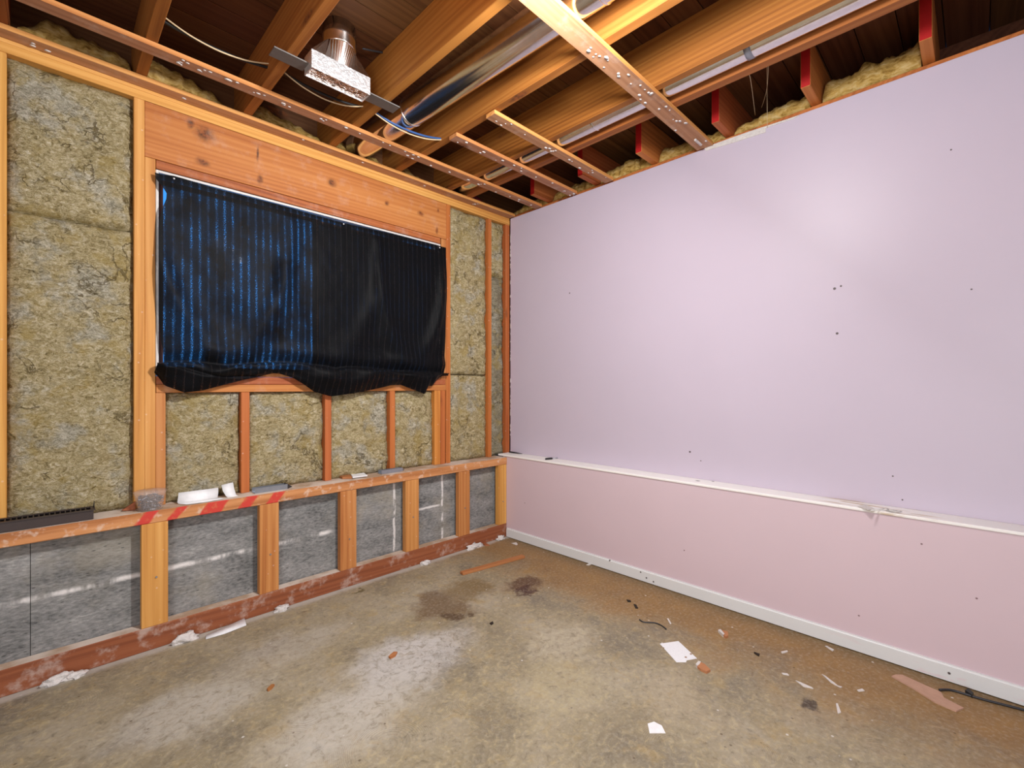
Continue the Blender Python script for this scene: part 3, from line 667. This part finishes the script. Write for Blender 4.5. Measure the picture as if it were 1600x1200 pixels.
# ------------------------------------------------------------------ cables and strings
def cable(name, pts, r, mat, label, cat='cable', group=None):
    o = tube(name, spline(pts, 10), r, M[mat]); return tag(o, label, cat, group)
def sag(x0, x1, y, z, s, dy=0.): return [(x0 + (x1 - x0) * t, y + dy * t, z - s * 4 * t * (1 - t)) for t in (0, .15, .3, .5, .7, .85, 1)]
cable('cable', sag(.300, .685, 2.19, 2.53, .020), .006, 'black_cable', 'black cable crossing the joist bay nearest the wall corner post')
cable('cable', sag(.300, .685, 2.175, 2.54, .042), .003, 'tan_cable', 'pale wires sagging under the black cable in the first joist bay')
cable('cable', sag(.715, 1.11, 2.17, 2.53, .022), .006, 'black_cable', 'black cable passing below the foil boot')
cable('cable', sag(.715, 1.11, 2.15, 2.525, .050), .003, 'tan_cable', 'thin tan cable sagging below the foil boot')
cable('cable', sag(1.14, 1.525, 2.105, 2.492, .026, -.03), .0055, 'blue_cable', 'blue cable crossing under the end of the large duct')
cable('cable', sag(1.14, 1.525, 2.10, 2.484, .036, -.03), .003, 'tan_cable', 'yellowish cable sagging just beneath the blue cable')
cable('string', [on_x(1168, 112, 2.12), on_x(1173, 126, 2.2), on_x(1180, 180, 2.60)], .0011, 'string', 'pale string hanging from the narrow duct band to the insulation', 'string')
cable('string', [on_x(1199, 84, 2.2), on_x(1198.5, 130, 2.45), on_x(1199, 200, 2.583)], .0009, 'string', 'longest pale string hanging down to the corner of the torn strip', 'string')
cable('string', [on_x(1201, 100, 2.3), on_x(1198, 140, 2.45), on_x(1190, 168, 2.61)], .0009, 'string', 'short curved pale string between the two straighter ones', 'string')

# ------------------------------------------------------------------ things on the left ledge
ZT = .598
# louvred vent
vx0, vx1, vy0, vy1, vh = -.42, .1325, 2.528, 2.604, .037
vent = tag(empty('floor_vent', ((vx0 + vx1) / 2, (vy0 + vy1) / 2, ZT)), 'long brown metal louvred vent lying on the ledge', 'vent')
bm = bmesh.new()
for a, b in (((vx0, vy0, ZT + .002), (vx1, vy0 + .003, ZT + vh)), ((vx0, vy1 - .003, ZT + .002), (vx1, vy1, ZT + vh)), ((vx0, vy0 + .003, ZT + .002), (vx0 + .003, vy1 - .003, ZT + vh)), ((vx1 - .003, vy0 + .003, ZT + .002), (vx1, vy1 - .003, ZT + vh)),
             ((vx0 - .005, vy0 - .005, ZT + vh), (vx1 + .006, vy0 + .012, ZT + vh + .003)), ((vx0 - .005, vy1 - .012, ZT + vh), (vx1 + .006, vy1 + .003, ZT + vh + .003)), ((vx1 - .008, vy0 + .012, ZT + vh), (vx1 + .006, vy1 - .012, ZT + vh + .003))): bm_box(bm, a, b)
from_bm('casing', bm, M['vent'], vent)
bm = bmesh.new(); bm_box(bm, (vx0 + .003, vy0 + .003, ZT + .003), (vx1 - .003, vy1 - .003, ZT + .006)); from_bm('shade_sheet', bm, M['dark_void'], vent)  # near-black sheet, the shade inside the vent put into its colour
sl0 = None; x = vx0 + .012
while x < vx1 - .012:
    if sl0 is None:
        bm = bmesh.new(); bm_box(bm, (x - .0015, vy0 + .012, ZT + .012), (x + .0015, vy1 - .012, ZT + vh + .003)); sl0 = from_bm('slat', bm, M['vent'], vent); bx = x; base = sl0.location.copy()
    else:
        s = sl0.copy(); C.objects.link(s); s.location = base + Vector((x - bx, 0, 0))
    x += .0148
tube('lever', [(vx1 + .003, 2.575, ZT + vh), (vx1 + .004, 2.577, ZT + vh + .028)], [.0022, .0012], M['black_cable'], vent)

# tub of screws
tx, ty = .318, 2.552
tub = tag(empty('plastic_tub', (tx, ty, ZT)), 'cloudy plastic tub of dark screws on the ledge', 'tub')
bm = bmesh.new(); rings = bm_tube(bm, [(tx, ty, ZT + z) for z in (.0005, .002, .070, .078, .083, .083, .079)], [.040, .044, .055, .060, .060, .057, .0565], 32, cap=False); bm.faces.new(rings[0][::-1])
rings2 = bm_tube(bm, [(tx, ty, ZT + .004), (tx, ty, ZT + .079)], [.041, .0565], 32, cap=False)
from_bm('tub_wall', bm, M['tub'], tub, smooth=True)
bm = bmesh.new(); random.seed(5)
for q in range(210):
    zz = random.uniform(.006, .062); rr = (.036 + .012 * zz / .06) * math.sqrt(random.uniform(.0, .92)); a = random.uniform(0, 6.28)
    c = Vector((tx + rr * math.cos(a), ty + rr * math.sin(a), ZT + zz)); d = Vector((random.gauss(0, 1), random.gauss(0, 1), random.gauss(0, .6))).normalized() * .011
    rmax = .038 + .012 * zz / .06
    e0, e1 = c - d, c + d
    for e in (e0, e1):
        dd = Vector((e.x - tx, e.y - ty)); 
        if dd.length > rmax: dd = dd.normalized() * rmax; e.x, e.y = tx + dd.x, ty + dd.y
        e.z = max(e.z, ZT + .006)
    bm_tube(bm, [e0, e0.lerp(e1, .85), e1], [.0014, .0016, .0034], 5)
scr = tag(from_bm('screws', bm, M['screw_metal']), 'heap of small dark screws filling the plastic tub', 'screws', kind='stuff')

def sheet(name, rows, mat, label, cat, thick=.0009):
    """a bent sheet through rows of points"""
    bm = bmesh.new(); vr = [[bm.verts.new(Vector(p)) for p in r] for r in rows]
    for a, b in zip(vr, vr[1:]):
        for i in range(len(a) - 1): bm.faces.new((a[i], a[i + 1], b[i + 1], b[i]))
    o = from_bm(name, bm, mat, smooth=True); md = o.modifiers.new('thickness', 'SOLIDIFY'); md.thickness = thick; md.offset = 0
    return tag(o, label, cat)
sheet('paper_sheet', [[on_y(x, y, Y) for x, y, Y in r] for r in (((279, 770, 2.603), (310, 766, 2.602), (341, 762, 2.603)), ((278, 778, 2.594), (310, 774, 2.592), (341, 770, 2.594)), ((277, 785, 2.584), (310, 781, 2.582), (340, 777.5, 2.584)))] +
      [[(on_y(279, 785, 2.57).x, 2.578, ZT + .002), (on_y(312, 781, 2.57).x, 2.576, ZT + .003), (on_y(345, 777, 2.57).x, 2.580, ZT + .002)], [(on_y(292, 787, 2.53).x, 2.535, ZT + .002), (on_y(320, 786, 2.53).x, 2.523, ZT + .003), (on_y(350, 780, 2.53).x, 2.533, ZT + .003)]],
      M['white'], 'folded white paper sheet leaning on the insulation beside the tub', 'paper')
sheet('paper_scrap', [[on_y(x, y, Y) for x, y, Y in r] for r in (((346, 758, 2.598), (364, 753.5, 2.598)), ((348, 767, 2.585), (366, 764, 2.585)), ((353, 775, 2.57), (369, 773, 2.57)), ((360, 781, 2.55), (378, 778.5, 2.55)))],
      M['white'], 'small curled white paper scrap standing between sheet and bracket', 'paper')
# bent zinc bracket
def channel(name, x0, x1, y0, y1, h, mat, end_mat, label):
    root = tag(empty(name, ((x0 + x1) / 2, (y0 + y1) / 2, ZT)), label, 'bracket'); bm = bmesh.new(); t = .002; L = x1 - x0
    bm_box(bm, (x0, y0, ZT), (x1 - L * .18, y0 + t, ZT + h)); bm_box(bm, (x0, y0 + t, ZT), (x1 - L * .18, y1, ZT + t)); bm_box(bm, (x0, y1 - t, ZT + t), (x1 - L * .18, y1, ZT + h * .9))
    from_bm('channel', bm, mat, root)
    bm = bmesh.new(); v = [bm.verts.new(p) for p in ((x1 - L * .18, y0, ZT), (x1 - L * .18, y0, ZT + h), (x1, y0 + .03, ZT + .003), (x1 - L * .18, y1, ZT), (x1 - L * .18, y1, ZT + h), (x1, y1 - .01, ZT + .003))]
    for q in ((0, 2, 1), (3, 4, 5), (1, 2, 5, 4), (0, 3, 5, 2), (0, 1, 4, 3)): bm.faces.new([v[z] for z in q])
    bmesh.ops.recalc_face_normals(bm, faces=bm.faces)
    tag(from_bm('bent_end', bm, end_mat, root), 'dark bent end'); return root
channel('metal_bracket', .735, .925, 2.555, 2.605, .026, M['zinc'], M['dark_metal'], 'bent grey metal bracket on the ledge beyond the curled paper')
channel('metal_bracket', 1.44, 1.62, 2.565, 2.605, .024, M['zinc'], M['zinc'], 'pale grey metal bracket on the ledge past the white card')
prism('white_card', [on_z(x, y, ZT + .006) for x, y in ((547, 740.5), (566, 738.5), (574, 744), (551, 747))], (0, 0, .006), M['white']); tag(bpy.data.objects['white_card'], 'small white card lying on the ledge beside a wood chip', 'card')
o = prism('wood_chip', [on_z(x, y, ZT + .001) for x, y in ((526, 745), (531, 741), (546, 743.5), (550, 748), (535, 748.5))], (0, 0, .012), M['scrap']); tag(o, 'brown wood chip on the ledge touching the white card', 'wood scrap')
prism('fallen_scrap', [on_y(x, y, 2.60) for x, y in ((190, 797), (211, 783), (211, 797))], (0, -.012, 0), M['scrap']); tag(bpy.data.objects['fallen_scrap'], 'dark triangular wood scrap tucked behind the plastic tub', 'wood scrap')

# ------------------------------------------------------------------ things on the white ledge
ZR = .6165
def ledge_pt(px, py): return on_z(px, py, ZR + .006)
sd = tag(empty('screwdriver', ledge_pt(865, 716)), 'small screwdriver with black handle on the white ledge', 'tool')
a, b, c = ledge_pt(852, 717.2), ledge_pt(863, 716.2), ledge_pt(878, 714.8)
tube('handle', [a, a.lerp(b, .1), a.lerp(b, .9), b], [.004, .007, .007, .005], M['black_rubber'], sd, 10)
tube('shaft', [b, c], .0028, M['zinc'], sd, 8)
a, b = ledge_pt(796, 706), ledge_pt(816, 709)
tag(tube('file_tool', [a, a.lerp(b, .3), b], [.006, .006, .002], M['dark_metal'], None, 8), 'dark pointed metal file in the corner end of the white ledge', 'tool')
o = prism('paint_flake', [on_z(x, y, ZR + .001) for x, y in ((1340, 791.5), (1352, 789), (1362, 793.5), (1368, 797), (1356, 797.5))], (0, 0, .003), M['plaster']); tag(o, 'curled cream paint flake lifting from the white ledge', 'paint flake')
o = sheet('paint_peel', [[on_z(1359, 799, ZR + .002), on_z(1362, 796, ZR + .008)], [on_z(1380, 797, ZR + .002), on_z(1382, 794.5, ZR + .009)], [on_z(1398, 801, ZR + .002), on_z(1410, 799, ZR + .006)]], M['plaster'], 'large peeling sliver of white paint on the ledge beside a flake', 'paint flake', .0015)

# ------------------------------------------------------------------ debris on the floor
def stick(name, p, q, width, h, mat, label, cat, z=0.003):
    a, b = on_z(*p, 0), on_z(*q, 0); d = (b - a).normalized(); n = Vector((-d.y, d.x, 0)) * width / 2
    L = (b - a).length; bm = bmesh.new(); bm_box(bm, (-L / 2, -width / 2, 0), (L / 2, width / 2, h), .002)
    me = bpy.data.meshes.new(name); bm.to_mesh(me); bm.free(); o = mesh_obj(name, me, mat, None, (a + b) / 2 + Vector((0, 0, z * 0)))
    o.rotation_euler.z = math.atan2(d.y, d.x); return tag(o, label, cat)
stick('wood_stick', (721, 898), (818, 871), .035, .016, M['scrap'], 'reddish wooden stick lying by the dark floor stains', 'stick')
o = floor_poly('plywood_strip', [(1393, 1058), (1400, 1055.5), (1410, 1056), (1440, 1070), (1470, 1083), (1475, 1092), (1506, 1108), (1494, 1113), (1460, 1098), (1425, 1076)], .005, M['pale_ply']); tag(o, 'pinkish splintered plywood strip near the baseboard', 'stick')
sn = tag(floor_poly('paper_note', [(1031, 1006), (1060, 1002), (1089, 1029), (1073, 1032), (1072, 1035), (1057, 1035)], .0012, M['note']), 'white torn paper note lying on the open floor', 'paper')
def chip2(name, body, tip, label):
    cx = [on_z(x, y, 0) for x, y in body]; c = sum(cx, Vector()) / len(cx); root = tag(empty(name, c), label, 'chip')
    floor_poly('splinter', body, .010, M['brick'], 0, root); tag(floor_poly('white_end', tip, .012, M['plaster'], 0, root), 'white painted end')
chip2('painted_chip', [(1094, 1038), (1101, 1041), (1110, 1050), (1104, 1053), (1095, 1049), (1089, 1044)], [(1087, 1042), (1091, 1037), (1095, 1038), (1093, 1042), (1089, 1045)], 'orange splinter with white tip beside the paper note')
chip2('painted_chip', [(1129, 988), (1137, 990), (1138, 996), (1134, 998), (1130, 995)], [(1122, 988), (1126, 987), (1132, 994), (1130, 996)], 'orange splinter with white side nearer the baseboard')
o = sheet('paper_strip', [[on_z(322, 992.5, .006), on_z(352, 979.5, .008), on_z(382, 966, .010)], [on_z(321.5, 999, .002), on_z(352, 990, .002), on_z(385, 977, .002)]], M['white'], 'long white paper strip lying along the bottom plate', 'paper')
o = floor_poly('paper_corner', [(1012, 1131), (1022, 1128), (1034, 1134), (1040, 1146), (1015, 1146)], .0012, M['white']); tag(o, 'white paper piece at the front of the floor', 'paper')
for n_, px, lab in (('wood_chip', [(607, 1028), (615, 1021), (621, 1021), (618, 1026), (610, 1030)], 'tan wood chip in the pale dust patch of the floor'),
                    ('wood_chip', [(417, 1079), (424, 1072), (429, 1072), (425, 1077), (419, 1081)], 'tan wood chip on the floor in front of the white paper strip'),
                    ('wood_chip', [(745, 846), (752, 846), (765, 853), (758, 853)], 'dark wood chip leaning at the bottom plate near the corner')):
    tag(floor_poly(n_, px, .008, M['scrap']), lab, 'wood scrap')
for px, lab in (([(1284, 1054), (1290, 1057), (1309, 1072), (1316, 1074), (1313, 1075), (1298, 1067)], 'longest white paint sliver on the floor before the plywood strip'),
                ([(1306, 1100), (1309, 1100), (1314, 1114), (1309, 1116)], 'short white paint sliver next to the dark ringed floor mark'),
                ([(1220, 1019), (1230, 1017), (1231, 1019), (1222, 1021.5)], 'white paint chip on the floor near the baseboard, short and straight'),
                ([(1289, 1010), (1292, 1010), (1303, 1016), (1301, 1018)], 'thin white paint chip closest to the baseboard'),
                ([(1243, 1064), (1251, 1067), (1269, 1075), (1271, 1077), (1255, 1073)], 'narrow curved white paint sliver beside the longest one'),
                ([(1221, 1052), (1230, 1053), (1233, 1056), (1223, 1054)], 'small grey white paint chip behind the curved sliver'),
                ([(1339, 1079), (1347, 1077), (1351, 1080), (1342, 1081)], 'white paint crumb between the slivers and the plywood strip'),
                ([(799, 849), (807, 848), (809, 851), (806, 852), (803, 850.5)], 'hooked white paint chip near the room corner'),
                ([(1042, 967), (1044.5, 967), (1049, 975), (1047, 975.5)], 'thin white paint splinter above the dark wire'),
                ([(916, 883), (921, 880.5), (927, 881), (920, 883.5)], 'white paint chip touching the foot of the baseboard')):
    tag(floor_poly('paint_sliver', px, .003, M['plaster']), lab, 'paint chip', 'white paint chips on the floor')
cable('wire', [on_z(x, y, .003) for x, y in ((999, 968), (1006, 972), (1022, 973), (1033, 977), (1041, 983))], .003, 'dark_metal', 'short dark wire on the floor behind the paper note', 'wire')
cable('cord', [on_z(x, y, .0045) for x, y in ((1468, 1078), (1476, 1077.5), (1490, 1079), (1520, 1088), (1545, 1095), (1580, 1104), (1610, 1112), (1680, 1132))], .0042, 'dark_metal', 'dark ribbed cord running beside the white baseboard', 'cord')
tag(floor_poly('cord_clip', [(1508, 1083), (1513, 1080), (1521, 1087), (1519, 1091)], .012, M['black_rubber']), 'black clip lying next to the dark cord', 'clip')
for px, lab in (([(979, 938), (985, 939), (986, 941), (981, 941)], 'dark dirt crumb farther from the paper note'), ([(990, 945), (994, 946), (997, 951), (993, 951)], 'dark curled dirt crumb nearer the wire'), ([(1178, 1020), (1187, 1023), (1186, 1026), (1179, 1022)], 'dark splinter on the floor toward the baseboard'), ([(765, 975), (770, 972), (771, 975), (768, 977)], 'dark crumb at the edge of the oily stain')):
    tag(floor_poly('dirt_crumb', px, .005, M['dark_bit']), lab, 'debris')
# plaster rubble along the bottom plate
for i, (px, py, w, h, lab) in enumerate(((92, 1060, .045, .022, 'crumbled plaster lump at the plate nearest the camera'), (120, 1057, .028, .014, 'flat white plaster lump just past the nearest one'), (287, 1000, .045, .024, 'crumbled plaster lump before the long paper strip'), (438, 951, .035, .017, 'white plaster lump at the plate between paper strip and olive stain'),
                                         (658, 878, .035, .015, 'small white plaster lump halfway along the plate'), (735, 854, .055, .022, 'largest white plaster lump near the dark wood chip'), (779, 842, .035, .02, 'white plaster lump in the room corner'))):
    p = on_z(px, py, 0.); p.y = min(p.y, YL - .022)
    tag(lump('plaster_lump', (p.x, p.y, h * .4), (w, .02, h), i + 1, M['plaster'], None, 3, .7), lab, 'rubble', 'plaster rubble along the bottom plate')
